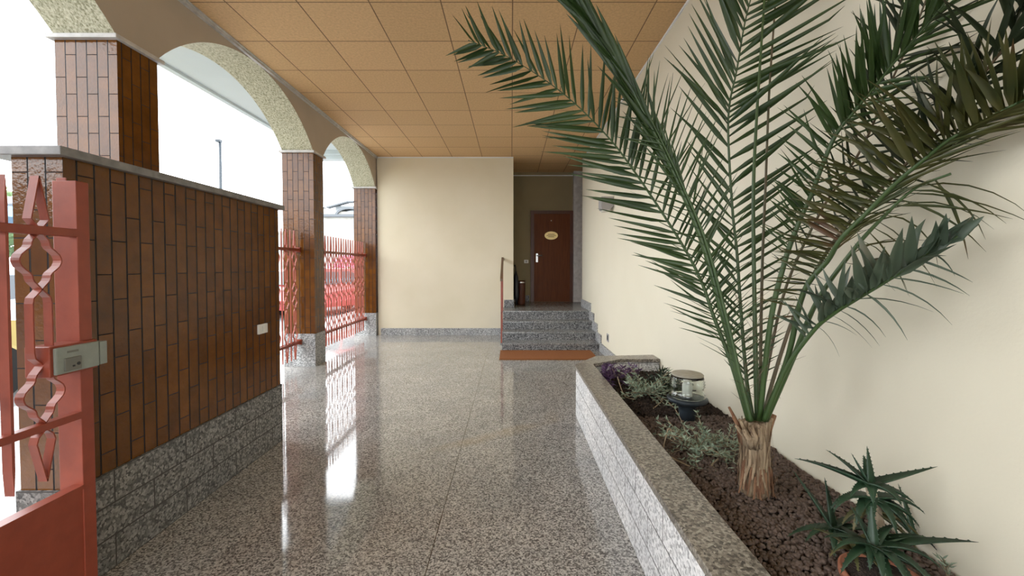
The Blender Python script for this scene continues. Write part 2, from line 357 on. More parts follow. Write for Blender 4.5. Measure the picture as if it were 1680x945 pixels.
# ---- columns
def column(y0, y1, label, capm):
    r = empty('tiled_column', (-2.945, (y0 + y1) / 2, 0), label, 'column', 'tiled arcade columns')
    MB().box(XO - .005, XL + .005, y0, y1, 0, .456, bev=.003).build('base', M['gr_base'], r)
    MB().box(XO, XL, y0 + .005, y1 - .005, .45, 2.97).build('tiled_shaft', M['tile'], r)
    MB().box(XO - .03, XL + .03, y0 - .03, y1 + .03, 2.955, 2.985, bev=.004).build('capital', capm, r)
    return r
labs = ['', '', 'tall brown tiled column rising behind the near low wall', 'middle brown tiled column standing just past the end of the low wall', 'far brown tiled column at the corner of the cream back wall']
for i, (a, b) in enumerate(COLS):
    column(a, b, labs[i] or ('brown tiled column behind the viewpoint, near' if i else 'brown tiled column behind the viewpoint, far'), M['marble'])
# ---- low tiled wall
lw = empty('low_wall', (-1.945, 2.5, 0), 'long low wall clad in glossy brown tiles on a granite base, beside the gate', 'low wall')
MB().box(-2.05, -1.84, 1.71, 3.28, .45, 1.835).build('tiled_body', M['tile'], lw)
MB().box(-2.06, -1.832, 1.70, 3.29, 0, .452).build('base', M['gr_wall'], lw)
MB().box(-2.14, -1.805, 1.67, 3.315, 1.835, 1.872, bev=.004).build('cap', M['copinghead'], lw)
# ---- planter
pl = empty('planter', (1.0, 2, 0), 'long granite block planter with a dark stone cap along the right wall', 'planter')
OUT = [(.589, -1), (.589, 3.84), (.86, 4.20), (XR - .002, 4.26)]
body = [(.60, -1), (.60, 3.83), (.87, 4.18), (XR - .002, 4.24), (XR - .002, 4.10), (.90, 4.03), (.75, 3.83), (.75, -1)]
MB().prism(body, 'z', 0, .445).build('block_wall', M['gr_plant'], pl)
cap = [(.59, -1), (.59, 3.84), (.86, 4.21), (XR - .003, 4.27), (XR - .003, 4.07), (1.07, 4.06), (.765, 3.86), (.765, -1)]
o = MB().prism(cap, 'z', .445, .477).build('cap', M['gr_cap'], pl, bevel=.003)
# soil, slightly bumpy
rs = np.random.RandomState(4)
random.seed(5)
mb = MB(); nx, ny = 30, 160; vs = []
def soilz(x, y): return .372 + .012 * math.sin(x * 9 + y * 3) * math.cos(y * 5) + (.012 * math.sin(y * 2.3))
for j in range(ny + 1):
    for i in range(nx + 1):
        x = .752 + (XR - .006 - .752) * i / nx; y = -1 + 5.02 * j / ny
        if j == ny: y = 4.0
        vs.append((x, y, soilz(x, y) + random.uniform(-.004, .004)))
mb.add(vs, [(j * (nx + 1) + i, j * (nx + 1) + i + 1, (j + 1) * (nx + 1) + i + 1, (j + 1) * (nx + 1) + i) for j in range(ny) for i in range(nx)], 0, True)
mb.build('soil', M['soil'], pl)
def blobs(name, n, yr, rr, m, sub, flat=.85, off=.004):
    bm = bmesh.new(); bmesh.ops.create_icosphere(bm, subdivisions=sub, radius=1)
    bv = np.array([v.co[:] for v in bm.verts]); bf = np.array([[v.index for v in f.verts] for f in bm.faces]); bm.free()
    n = int(n); X = rs.uniform(.765, XR - .015, n); Y = rs.uniform(yr[0], yr[1], n); rad = rs.uniform(rr[0], rr[1], n)
    keep = ~((Y > 3.8) & (X < .77 + (Y - 3.8) * 1.0)); X, Y, rad = X[keep], Y[keep], rad[keep]; n = len(X)
    Z = np.array([soilz(x, y) for x, y in zip(X, Y)]) + rs.uniform(-.3, 1.0, n) * rad + off
    sc = rs.uniform(.75, 1.2, (n, 1, 3)); sc[:, :, 2] *= flat
    ang = rs.uniform(0, 6.28, n); ca, sa = np.cos(ang), np.sin(ang)
    V = bv[None] * (1 + rs.uniform(-.13, .13, (n, len(bv), 1))) * sc * rad[:, None, None]
    V = np.stack([V[..., 0] * ca[:, None] - V[..., 1] * sa[:, None], V[..., 0] * sa[:, None] + V[..., 1] * ca[:, None], V[..., 2]], -1)
    V += np.stack([X, Y, Z], -1)[:, None, :]
    Fc = (bf[None] + (np.arange(n) * len(bv))[:, None, None]).reshape(-1, 3)
    me = bpy.data.meshes.new(name); V = V.reshape(-1, 3)
    me.vertices.add(len(V)); me.vertices.foreach_set('co', V.ravel()); me.loops.add(Fc.size); me.loops.foreach_set('vertex_index', Fc.ravel().astype(np.int32))
    me.polygons.add(len(Fc)); me.polygons.foreach_set('loop_start', np.arange(0, Fc.size, 3, dtype=np.int32)); me.polygons.foreach_set('use_smooth', np.ones(len(Fc), bool))
    me.update(); me.validate(); me.materials.append(m)
    o = bpy.data.objects.new(name, me); S.collection.objects.link(o); return o
tag(blobs('clay_pebbles', 9500, (1.1, 2.75), (.0065, .0105), M['pebble'], 2), 'brown expanded clay pebbles covering the planter soil around the palm', 'pebbles', kind='stuff')
tag(blobs('clay_pebbles', 4500, (-.9, 1.1), (.0065, .0105), M['pebble'], 1), 'brown clay pebbles at the near end of the planter', 'pebbles', kind='stuff')
tag(blobs('soil_crumbs', 6500, (2.6, 3.98), (.004, .010), M['soil'], 1), 'dark crumbs of soil and bark at the far end of the planter', 'soil', kind='stuff')
# ---- staircase
stz = [.125, .265, .41, LAND]; sty = [6.82, 7.12, 7.42, 7.72]
st = empty('staircase', (.6, 7.3, 0), 'four grey granite steps leading up to the brown door', 'stairs')
prev = 0
for k in range(4):
    y1 = sty[k + 1] if k < 3 else YD
    x1 = XR - .006 if k < 3 else XR - .006
    MB().box(-.155, x1, sty[k] + .02, sty[k] + .06, prev, stz[k] - .03).build('riser', M['gr_dark'], st)
    t = MB().box(-.185, x1, sty[k] - .005, min(y1 + .045, YB - .006) if k == 3 else y1 + .045, stz[k] - .03, stz[k], bev=.003)
    if k == 3: t.box(.065, XR - .022, YB - .01, 8.64, stz[k] - .03, stz[k]).box(.065, 1.715, 8.64, YD - .022, stz[k] - .03, stz[k])
    t.build('tread', M['gr_tread'], st)
    MB().box(-.15, -.13, sty[k] + .05, (y1 if k < 3 else YB - .01), 0, stz[k] - .031).build('side_panel', M['gr_dark'], st)
    prev = stz[k] - .0005
# stepped skirting on the right wall and along the planter side
mb = MB().box(XR - .02, XR, 4.28, 6.72, 0, .14)
for k in range(4):
    a = sty[k] - .1; b = sty[k + 1] - .1 if k < 3 else 8.61
    mb.box(XR - .02, XR, a, b, 0 if k == 0 else stz[k - 1], stz[k] + .15)
struct('baseboard_right', mb, M['gr_base'])
struct('baseboard_landing', MB().box(-.15, .045, YB - .02, YB, LAND, LAND + .15).box(.05, .42, YD - .02, YD, LAND, LAND + .15).box(.04, .06, YB + .02, YD - .02, LAND, LAND + .15), M['gr_dark'])
tag(MB().box(-.18, 1.30, 6.14, 6.79, 0.0, .018, bev=.004).build('door_mat', M['mat']), 'orange brown coir mat on the floor in front of the steps', 'mat')
# ---- door
dz = LAND
d1 = empty('door_1', (.945, YD - .03, dz), None, None); d1['kind'] = 'structure'
MB().box(.45, .53, YD - .06, YD, dz, dz + 2.13).box(1.37, 1.44, YD - .06, YD, dz, dz + 2.13).box(.53, 1.37, YD - .06, YD, dz + 2.06, dz + 2.13).build('door_frame', M['wood_dark'], d1)
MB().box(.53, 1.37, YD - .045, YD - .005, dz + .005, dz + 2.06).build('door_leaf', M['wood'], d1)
mb = MB(); cx, cz = .93, dz + 1.55
el = [(cx + .155 * math.cos(a), cz + .095 * math.sin(a)) for a in [2 * math.pi * i / 32 for i in range(32)]]
o = mb.prism(el, 'y', YD - .056, YD - .045).build('oval_plate', M['brass'], d1)
mb = MB()
for i, (w_, z_) in enumerate(((.08, .03), (.11, 0), (.07, -.03))): mb.box(cx - w_, cx + w_, YD - .058, YD - .056, cz + z_ - .006, cz + z_ + .006)
mb.build('plate_lettering', M['rail_wood'], o)
MB().box(.575, .62, YD - .054, YD - .045, dz + .93, dz + 1.13).build('lock_plate', M['chrome'], d1)
MB().tube([(.6, YD - .05, dz + 1.08), (.6, YD - .10, dz + 1.08), (.72, YD - .10, dz + 1.085)], .011).build('door_handle', M['chrome'], d1)
MB().lathe([(.0, dz + 1.885), (.012, dz + 1.885), (.012, dz + 1.91), (0, dz + 1.91)], .93, YD - .05, 12).build('door_viewer', M['chrome'], d1)
def socket(name, x0, x1, y, z0, z1, label, cat='socket'):
    r = empty(name, ((x0 + x1) / 2, y, z0), label, cat)
    MB().box(x0, x1, y - .012, y, z0, z1, bev=.003).build('plate', M['white_pl'], r)
    w_ = (x1 - x0); MB().box(x0 + w_ * .32, x1 - w_ * .32, y - .016, y - .010, z0 + .02, z1 - .02).build('rocker', M['grey_pl'], r)
socket('light_switch', .30, .40, YD, dz + .905, dz + .985, 'small white switch plate on the dim wall left of the door', 'switch')
# wall light on the right wall
r = empty('wall_light', (XR - .09, 6.05, 2.2), 'grey boxy wall light high on the right wall near the steps', 'wall light')
prof = [(XR - .002, 2.395), (1.29, 2.395), (1.287, 2.26), (1.30, 2.215), (1.36, 2.20), (1.42, 2.215), (XR - .002, 2.26)]
MB().prism([(p[0], p[1]) for p in prof], 'y', 5.96, 6.16).build('housing', M['grey_pl'], r, bevel=.006)
MB().box(1.32, 1.42, 5.975, 6.145, 2.192, 2.206).build('diffuser', M['white_pl'], r)
r = empty('wall_vent', (XR, 6.28, .27), 'tiny grey socket low on the right wall beyond the planter', 'socket')
MB().box(XR - .008, XR, 6.22, 6.34, .25, .37, bev=.002).build('plate', M['grey_pl'], r); MB().box(XR - .012, XR - .006, 6.25, 6.31, .275, .345).build('insert', M['black'], r)
# light switch on the low wall, far end
r = empty('light_switch', (-1.84, 3.04, .9), 'small white switch plate on the dark tiled low wall', 'switch')
MB().box(-1.842, -1.828, 2.99, 3.10, .895, .965, bev=.003).build('plate', M['white_pl'], r); MB().box(-1.830, -1.822, 3.03, 3.06, .91, .95).build('rocker', M['white_pl'], r)
# ---- handrail
r = empty('handrail', (-.17, 7.3, 0), 'red iron handrail with brown wooden grip at the left of the steps', 'handrail')
RX = -.165
MB().box(RX - .012, RX + .012, 6.84, 6.865, .125, 1.15).build('post', M['red'], r)
MB().box(RX - .012, RX + .012, 7.72, 7.745, LAND, 1.52).build('post', M['red'], r)
MB().box(RX - .012, RX + .012, 7.28, 7.305, .265, 1.33).build('post', M['red'], r)
MB().prism([(6.82, 1.15), (7.745, 1.52), (7.745, 1.565), (6.82, 1.195)], 'x', RX - .02, RX + .02).build('grip', M['rail_wood'], r)
MB().box(RX - .02, RX + .02, 7.74, YB - .002, 1.52, 1.56).build('grip', M['rail_wood'], r)
MB().prism([(6.84, .62), (7.73, .98), (7.73, 1.0), (6.84, .64)], 'x', RX - .008, RX + .008).build('lower_rail', M['red'], r)
# ---- umbrella stand and umbrella on the landing
r = empty('umbrella_stand', (.21, 9.0, LAND), 'dark round bin standing on the landing beside the door', 'bin')
MB().lathe([(.085, LAND), (.09, LAND + .02), (.09, LAND + .50), (.095, LAND + .52), (.085, LAND + .52), (.08, LAND + .06)], .21, 9.0, 24).build('body', M['wood_dark'], r)
MB().lathe([(.091, LAND + .47), (.0925, LAND + .475), (.0925, LAND + .49), (.091, LAND + .495)], .21, 9.0, 24).build('band', M['chrome'], r)
r = empty('umbrella', (.10, 8.86, LAND), 'black folded umbrella leaning in the corner beside the dark bin', 'umbrella')
MB().tube([(.115, 8.8, LAND + .01), (.11, 8.82, LAND + .2), (.10, 8.85, LAND + .6), (.095, 8.86, LAND + .72)], [.01, .055, .05, .02], 10).build('canopy', M['black'], r)
MB().tube([(.095, 8.86, LAND + .70), (.09, 8.87, LAND + .82), (.075, 8.87, LAND + .86), (.062, 8.87, LAND + .83)], .011, 8).build('handle', M['black'], r)
# ================================================================ IRONWORK
def strip(mb, pts, x0, x1, t=.006, mi=0):
    """flat bar: pts (y,z) path, width from x0 to x1"""
    n = len(pts); A = []; B = []
    for i, p in enumerate(pts):
        a = Vector(pts[max(i - 1, 0)]); b = Vector(pts[min(i + 1, n - 1)]); d = (b - a).normalized(); nn = Vector((-d.y, d.x)) * t / 2
        A.append(Vector(p) + nn); B.append(Vector(p) - nn)
    vs = []
    for a, b in zip(A, B): vs += [(x0, a.x, a.y), (x1, a.x, a.y), (x1, b.x, b.y), (x0, b.x, b.y)]
    fs = [(0, 1, 2, 3), (4 * n - 1, 4 * n - 2, 4 * n - 3, 4 * n - 4)]
    for i in range(n - 1):
        for k in range(4): fs.append((4 * i + k, 4 * i + (k + 1) % 4, 4 * i + 4 + (k + 1) % 4, 4 * i + 4 + k))
    mb.add(vs, fs, mi)
def foil(zt, zb, w):
    """half outline of a pinched lozenge from cross zt to cross zb"""
    h = zt - zb; m_ = (zt + zb) / 2
    up = [(0, 0), (.12, .05), (.36, .14), (.42, .19), (.44, .24), (.52, .285), (.72, .34), (.90, .40), (.98, .46), (1, .5)]
    return [(w * a, zt - h * b) for a, b in up] + [(w * a, zb + h * b) for a, b in up[::-1][1:]]
def orn_path(zs, w):
    """zs list of (kind, ztop, zbot)"""
    out = []
    for k, a, b in zs:
        if k == 'spike_up': out += [(0, a), (w * .42, b + (a - b) * .2), (0, b)]
        if k == 'spike_dn': out += [(0, a), (w * .35, a - (a - b) * .12), (w * .45, a - (a - b) * .24), (0, b)]
        if k == 'foil': out += foil(a, b, w)
        if k == 'long': out += [(0, a), (w * .4, a - .03), (w * .45, a - .05), (w * .45, b + .05), (w * .4, b + .03), (0, b)]
    return out
def ornament(parent, xc, y, zs, w=.072, wd=.03, t=.006):
    mb = MB(); h = orn_path(zs, w)
    strip(mb, [(y + u, z) for u, z in h], xc - wd / 2, xc + wd / 2, t); strip(mb, [(y - u, z) for u, z in h], xc - wd / 2, xc + wd / 2, t)
    return mb.build('ornament', M['red'], parent)
def bar(parent, xc, y, z0, z1, wd=.03, t=.008):
    s = .09
    return MB().prism([(y - t / 2, z0 + s), (y, z0), (y + t / 2, z0 + s), (y + t / 2, z1 - s), (y, z1), (y - t / 2, z1 - s)], 'x', xc - wd / 2, xc + wd / 2).build('bar', M['red'], parent)
def fence(y0, y1, label):
    r = empty('iron_fence', (-2.95, (y0 + y1) / 2, .13), label, 'fence', 'red iron fences between the columns')
    xc = -2.95
    for z in (1.62, .345):
        MB().box(xc + .018, xc + .030, y0, y1, z - .018, z + .018).box(xc - .03, xc - .018, y0, y1, z - .018, z + .018).build('rail', M['red'], r)
        for yy in (y0 + .012, y1 - .012): MB().box(xc - .04, xc + .04, yy - .012, yy + .012, z - .035, z + .035).build('bracket', M['red'], r)
    zs = [('spike_up', 1.88, 1.62), ('foil', 1.62, 1.38), ('long', 1.38, 1.17), ('foil', 1.17, .995), ('foil', .995, .82), ('long', .82, .585), ('foil', .585, .345), ('spike_dn', .345, .12)]
    n = round((y1 - y0) / .106); st_ = (y1 - y0) / n
    for i in range(1, n):
        y = y0 + st_ * i
        if i % 2: ornament(r, xc, y, zs, w=.055, wd=.018, t=.005)
        else: bar(r, xc, y, .12, 1.88, wd=.018, t=.007)
fence(6.05, 8.33, 'red wrought iron fence panel between the middle and far columns')
fence(3.24, 5.74, 'red wrought iron fence panel ending at the middle column, mostly behind the low wall')
# ---- gate
GX = -1.715
g = empty('iron_gate', (GX - .04, 1.0, .05), 'red iron gate with curled bars and solid lower panel at the left edge', 'gate')
MB().box(GX - .095, GX, 1.64, 1.69, .04, 1.725).box(GX - .095, GX - .055, 1.655, 1.66, .04, 1.74).build('stile', M['red'], g, bevel=.003)
MB().box(GX - .095, GX, .30, .35, .04, 1.725).build('stile', M['red'], g, bevel=.003)
MB().box(GX - .035, GX, .35, 1.645, 1.503, 1.535).build('rail', M['red'], g, bevel=.002)
MB().box(GX - .035, GX, .35, 1.645, .780, .808).build('rail', M['red'], g, bevel=.002)
MB().box(GX - .025, GX - .005, .35, 1.645, .05, .505).box(GX - .045, GX, .35, 1.645, .495, .512).box(GX - .045, GX, .35, 1.645, .04, .06).build('lower_panel', M['red'], g)
gz = [('spike_up', 1.717, 1.52), ('foil', 1.515, 1.302), ('long', 1.302, 1.022), ('foil', 1.022, .808), ('spike_dn', .785, .59)]
y = 1.52; k = 0
while y > .4:
    if k % 2 == 0: ornament(g, GX - .022, y, gz, w=.068, wd=.032, t=.0045)
    else: bar(g, GX - .022, y, .59, 1.70, wd=.035, t=.009)
    y -= .104; k += 1
lb = MB().box(GX - .075, GX + .018, 1.515, 1.692, .975, 1.09).build('lock_box', M['red'], g, bevel=.003)
MB().box(GX + .018, GX + .030, 1.525, 1.688, .982, 1.083, bev=.005).build('lock_case', M['lock'], lb)
MB().box(GX + .028, GX + .036, 1.553, 1.612, .990, 1.040, bev=.002).build('lock_cover', M['lock_d'], lb)
mb = MB(); 
c8 = [(1.600 + .0065 * math.cos(a), 1.012 + .0065 * math.sin(a)) for a in [i * math.pi / 6 for i in range(12)]]
mb.prism(c8, 'x', GX + .034, GX + .0375); mb.box(GX + .034, GX + .0375, 1.578, 1.586, 1.003, 1.010); mb.build('keyhole', M['black'], lb)
MB().box(GX + .0295, GX + .0315, 1.565, 1.605, 1.058, 1.066).build('maker_mark', M['lock_d'], lb)
tag(MB().box(GX - .003, GX + .028, 1.692, 1.722, .985, 1.078, bev=.002).box(-1.842, GX - .003, 1.706, 1.722, .985, 1.078).build('strike_box', M['lock']), 'small grey metal lock keeper on the low wall beside the gate', 'lock keeper')
# ================================================================ BOLLARD LAMP
LX, LY = 1.162, 2.72; z0 = .372
r = empty('bollard_lamp', (LX, LY, z0), 'short bollard lamp with ribbed clear glass on a dark base in the planter', 'lamp')
MB().lathe([(.05, z0 - .02), (.052, z0 + .06), (.055, z0 + .09), (.085, z0 + .115), (.12, z0 + .13), (.127, z0 + .14), (.127, z0 + .15), (.11, z0 + .158), (.0, z0 + .158)], LX, LY, 40).build('base', M['lampbase'], r)
gp = [(.106, z0 + .158), (.114, z0 + .163), (.107, z0 + .170), (.113, z0 + .177), (.103, z0 + .186), (.101, z0 + .222), (.110, z0 + .232), (.101, z0 + .240), (.111, z0 + .248), (.101, z0 + .256), (.109, z0 + .265), (.100, z0 + .274), (.104, z0 + .283), (.097, z0 + .299)]
inner = [(a - .006, b) for a, b in gp[::-1]]
mb = MB(); mb.lathe(gp + inner, LX, LY, 48); 
# drop the capping fans, close the rim instead
mb.f = mb.f[:-2]; mb.m = mb.m[:-2]; mb.sm = mb.sm[:-2]
n_ = len(gp) * 2
mb.f += [(k * n_ + n_ - 1, ((k + 1) % 48) * n_ + n_ - 1, ((k + 1) % 48) * n_, k * n_) for k in range(48)]; mb.m += [0] * 48; mb.sm += [True] * 48
mb.build('glass_shade', M['glass'], r)
MB().lathe([(.0, z0 + .299), (.098, z0 + .299), (.101, z0 + .305), (.094, z0 + .312), (.0, z0 + .316)], LX, LY, 40).build('lid', M['lampcap'], r)
MB().lathe([(.03, z0 + .158), (.032, z0 + .16), (.032, z0 + .235), (.026, z0 + .25), (0, z0 + .252)], LX, LY, 20).build('lamp_bulb', M['white_pl'], r)
# ================================================================ PALM
random.seed(11)
BX, BY = P(1240, 700, 1.84).x, 1.84
palm = empty('potted_palm', (BX, BY, .375), 'tall date palm with long feathery fronds growing from the planter', 'palm')
palm.name = 'date_palm'
XMAX = XR - .012
mb = MB(); prof = [(.066, .36), (.080, .375), (.088, .40), (.083, .46), (.080, .52), (.079, .58), (.080, .62), (.072, .66), (.074, .69), (.055, .70), (.0, .685)]
seg = 40; vs = []; n = len(prof)
for k in range(seg):
    a = 2 * math.pi * k / seg
    for j, (rr_, z) in enumerate(prof):
        q = rr_ * .72 * (1 + .06 * math.sin(a * 7 + z * 4) + .04 * math.sin(a * 13 - z * 9) + random.uniform(-.02, .02)); vs.append((BX + q * math.cos(a), BY + q * math.sin(a), z))
mb.add(vs, [(k * n + j, ((k + 1) % seg) * n + j, ((k + 1) % seg) * n + j + 1, k * n + j + 1) for k in range(seg) for j in range(n - 1)], 0, True)
mb.build('trunk', M['fibre'], palm)
# shaggy bark strips
mb = MB()
for i in range(150):
    a = random.uniform(0, 6.283); z = random.choice([random.uniform(.40, .48), random.uniform(.42, .68)]); ln = random.uniform(.06, .16); w_ = random.uniform(.002, .009)
    pts = []; lift = random.uniform(.0, .012) if z > .5 else random.uniform(.004, .022)
    for j in range(5):
        t = j / 4; zz = z + ln * (.5 - t) * (1 if i % 3 else -1); zz = max(.378, min(.70, zz)); rr_ = (.062 if zz > .5 else .067) + lift * t * t; aa = a + .25 * t * math.sin(i)
        pts.append((aa, rr_, zz))
    vs = []
    for j, (aa, rr_, zz) in enumerate(pts):
        ww = w_ * (1 - .6 * j / 4) / .078
        vs += [(BX + rr_ * math.cos(aa - ww), BY + rr_ * math.sin(aa - ww), zz), (BX + rr_ * math.cos(aa + ww), BY + rr_ * math.sin(aa + ww), zz)]
    mb.add(vs, [(2 * j, 2 * j + 1, 2 * j + 3, 2 * j + 2) for j in range(4)], 0 if z > .47 else 1, False)
tag(mb.build('trunk_fibre', [M['fibre'], M['fibre_red']], palm), kind='stuff')
# cut leaf bases round the crown
for i, (px, py, dY, wd) in enumerate([(1196, 668, 0, .009), (1203, 684, -.03, .012), (1207, 698, -.05, .010), (1270, 680, 0, .018), (1262, 690, -.05, .016), (1220, 706, -.08, .015), (1246, 704, -.08, .012), (1255, 676, .06, .016), (1213, 688, -.06, .010), (1266, 686, -.02, .013), (1201, 676, .03, .008), (1232, 700, -.09, .014), (1240, 690, .08, .018)]):
    tip = P(px, py, BY + dY); b0 = Vector((BX + (tip.x - BX) * .55, BY + dY * .7, .60)); md = (b0 + tip) / 2 + Vector(((BX - tip.x) * .12, 0, 0))
    mb = MB().tube([b0, md, tip], [wd * 1.1, wd, wd * .6], 7); mb.build('leaf_base', M['fibre_red'] if i in (0, 1, 3) else M['fibre'], palm)
def leaflet(mb, base, d, side, ln, w, droop=0., curl=0., fold=.35, seg=5, mi=0):
    """folded blade from base along d, blade width along side"""
    d = d.normalized(); s = (side - d * side.dot(d)).normalized(); nn = d.cross(s); vs = []; p = base.copy(); step = ln / seg
    for i in range(seg + 1):
        t = i / seg; ww = w * (min(1, .35 + t * 3.2) if t < .25 else (1 - ((t - .25) / .75) ** 1.5)) + .0006
        for k in (-1, 0, 1):
            q = p + s * (k * ww / 2) + nn * (abs(k) * ww * fold)
            if q.x > XMAX: q = Vector((XMAX - .004 * random.random(), q.y, q.z))
            vs.append(q)
        d = (d + Vector((0, 0, -droop / seg)) + nn * (curl / seg)).normalized(); s = (s - d * s.dot(d)).normalized(); nn = d.cross(s); p = p + d * step
        if p.x > XMAX - .004: p.x = XMAX - .004
    fs = []
    for i in range(seg):
        fs += [(3 * i, 3 * i + 1, 3 * i + 4, 3 * i + 3), (3 * i + 1, 3 * i + 2, 3 * i + 5, 3 * i + 4)]
    mb.add(vs, fs, mi, True)
CAM = Vector((0, 0, CAMZ))
def frond(name_lab, pts, mats, left, right, r0=.011, r1=.003, rm='rachis'):
    """pts photo-measured (px,py,Y); left/right dicts: t0,t1,n,ang0,ang1,len0,len1,lenm,w,droop,lift"""
    cur = spline([P(*p) for p in pts], 60)
    f = MB().tube(cur, [r0 + (r1 - r0) * min(1, i / 52) for i in range(61)], 7).build('frond', M[rm], palm)
    if name_lab: f['label'] = name_lab
    for sgn, A in ((-1, left), (1, right)):
        if not A: continue
        mb = MB(); n = A['n']
        for i in range(n):
            t = A['t0'] + (A['t1'] - A['t0']) * (i + random.uniform(-.25, .25)) / n; t = min(max(t, 0), .999)
            k = t * 60; j = min(int(k), 59); base = cur[j].lerp(cur[j + 1], k - j); T = (cur[j + 1] - cur[j]).normalized()
            V = (CAM - base).normalized(); Sd = T.cross(V).normalized() * (-1)   # + = image left for upward stalk
            Sd = Sd * (-sgn) * -1
            # image-right for sgn=+1
            right_v = V.cross(T).normalized(); right_v = right_v if True else right_v
            sd = T.cross(V).normalized() * sgn
            u = (t - A['t0']) / (A['t1'] - A['t0'])
            ang = R(A['ang0'] + (A['ang1'] - A['ang0']) * u + random.gauss(0, A.get('js', 4)))
            if u < .55: ln = A['len0'] + (A['lenm'] - A['len0']) * u / .55
            else: ln = A['lenm'] + (A['len1'] - A['lenm']) * ((u - .55) / .45) ** 1.3
            ln *= random.uniform(.86, 1.1)
            lift = A.get('lift', .1) + random.gauss(0, .22)
            lat = (sd * math.cos(lift) + V * math.sin(lift))
            d = T * math.cos(ang) + lat * math.sin(ang)
            bs = T.cross(d).normalized().cross(d)       # blade lies in the frond plane
            rot = Matrix.Rotation(random.gauss(A.get('twist', .5), .35) * sgn, 3, d); bs = rot @ bs
            leaflet(mb, base, d, bs, ln, A['w'] * (A.get('wb', .45) + (1 - A.get('wb', .45)) * min(1, u / .45)) * random.uniform(.8, 1.15), A.get('droop', .12) * random.uniform(.3, 1.6), random.gauss(0, A.get('curl', .08)))
        mb.build('leaflets', M[mats], f)
    return f
def A(n, t0, t1, a0, a1, l0, lm, l1, w=.022, **k): return dict(n=n, t0=t0, t1=t1, ang0=a0, ang1=a1, len0=l0, lenm=lm, len1=l1, w=w, **k)
# far-left frond reaching under the ceiling
frond('long frond arching left under the ceiling', [(1228, 690, 1.84), (1198, 591, 1.93), (1171, 520, 1.98), (1149, 458, 2.02), (1113, 391, 2.07), (1046, 289, 2.14), (995, 222, 2.19), (922, 152, 2.24), (836, 95, 2.27), (768, 66, 2.28)], 'palm',
      A(58, .16, .985, 52, 38, .22, .42, .16, .026, droop=.0), A(60, .14, .985, 60, 36, .16, .38, .20, .024, droop=.02), .011, .002)
# folded strap-like frond
frond('narrow folded frond crossing up to the left', [(1231, 690, 1.82), (1211, 618, 1.84), (1189, 529, 1.86), (1153, 400, 1.88), (1109, 292, 1.89), (1065, 203, 1.88), (1030, 136, 1.86), (986, 63, 1.83), (938, 0, 1.80), (900, -50, 1.78)], 'palm',
      A(46, .40, .99, 9, 5, .30, .38, .25, .034, js=2, lift=.3), A(44, .40, .99, 9, 5, .30, .38, .25, .034, js=2, lift=.3), .015, .006)
frond('', [(1232, 690, 1.80), (1213, 612, 1.82), (1192, 522, 1.84), (1158, 396, 1.86), (1118, 300, 1.87), (1080, 220, 1.87), (1046, 152, 1.87)], 'palm',
      A(34, .2, .95, 50, 40, .16, .30, .14, .008, js=7), A(44, .2, .98, 55, 35, .16, .32, .2, .010, js=6), .010, .003)
# upright centre frond
frond('upright frond with evenly combed leaflets', [(1236, 690, 1.85), (1227, 640, 1.90), (1222, 591, 1.95), (1215, 502, 2.02), (1209, 413, 2.06), (1202, 347, 2.08), (1195, 229, 2.08), (1197, 171, 2.07), (1209, 114, 2.05), (1222, 38, 2.02), (1240, -30, 1.98), (1262, -90, 1.94)], 'palm',
      A(44, .12, .95, 38, 30, .16, .46, .45, .024, droop=.05), A(52, .12, .95, 62, 60, .16, .50, .50, .024, droop=-.05), .010, .003)
# plain stalks behind
frond('', [(1243, 690, 1.83), (1240, 600, 1.86), (1238, 500, 1.9), (1236, 324, 1.94), (1241, 200, 1.96), (1250, 60, 1.96), (1256, -30, 1.96)], 'palm', None, A(9, .9, 1, 30, 20, .2, .3, .2, .012), .012, .005)
frond('', [(1247, 690, 1.85), (1248, 560, 1.92), (1251, 420, 1.97), (1256, 300, 1.98), (1262, 150, 1.98), (1271, 20, 1.97), (1276, -60, 1.95)], 'palm', None, None, .008, .004, 'rachis_b')
# right-hand fronds
frond('', [(1246, 690, 1.80), (1264, 529, 1.74), (1287, 431, 1.70), (1309, 369, 1.66), (1329, 324, 1.62), (1367, 229, 1.54), (1401, 183, 1.48), (1432, 146, 1.42), (1466, 103, 1.36), (1519, 42, 1.28), (1570, -20, 1.22)], 'palm',
      A(74, .22, .99, 60, 34, .14, .26, .26, .017, js=6, lift=.2), A(30, .25, .99, 50, 30, .10, .17, .2, .013, js=12, lift=.0, droop=.2), .012, .004)
frond('olive and browned frond leaning to the right', [(1252, 690, 1.79), (1291, 591, 1.72), (1318, 480, 1.65), (1358, 427, 1.58), (1380, 391, 1.53), (1424, 347, 1.46), (1469, 301, 1.38), (1519, 259, 1.30), (1557, 229, 1.24), (1614, 198, 1.17), (1680, 164, 1.09), (1760, 130, 1.02)], 'palm_olive',
      A(84, .15, .97, 98, 66, .16, .29, .20, .023, js=9, lift=.15, curl=.25, droop=.25), A(60, .3, .98, 20, 12, .14, .26, .25, .013, js=7, lift=-.1, droop=.2), .012, .004)
frond('', [(1256, 690, 1.78), (1300, 590, 1.70), (1340, 495, 1.62), (1400, 410, 1.52), (1450, 355, 1.44), (1500, 310, 1.36), (1560, 285, 1.28)], 'palm_olive',
      None, A(16, .45, .95, 50, 35, .2, .30, .25, .010, js=22, lift=.0, droop=1.1, curl=.3), .012, .004)
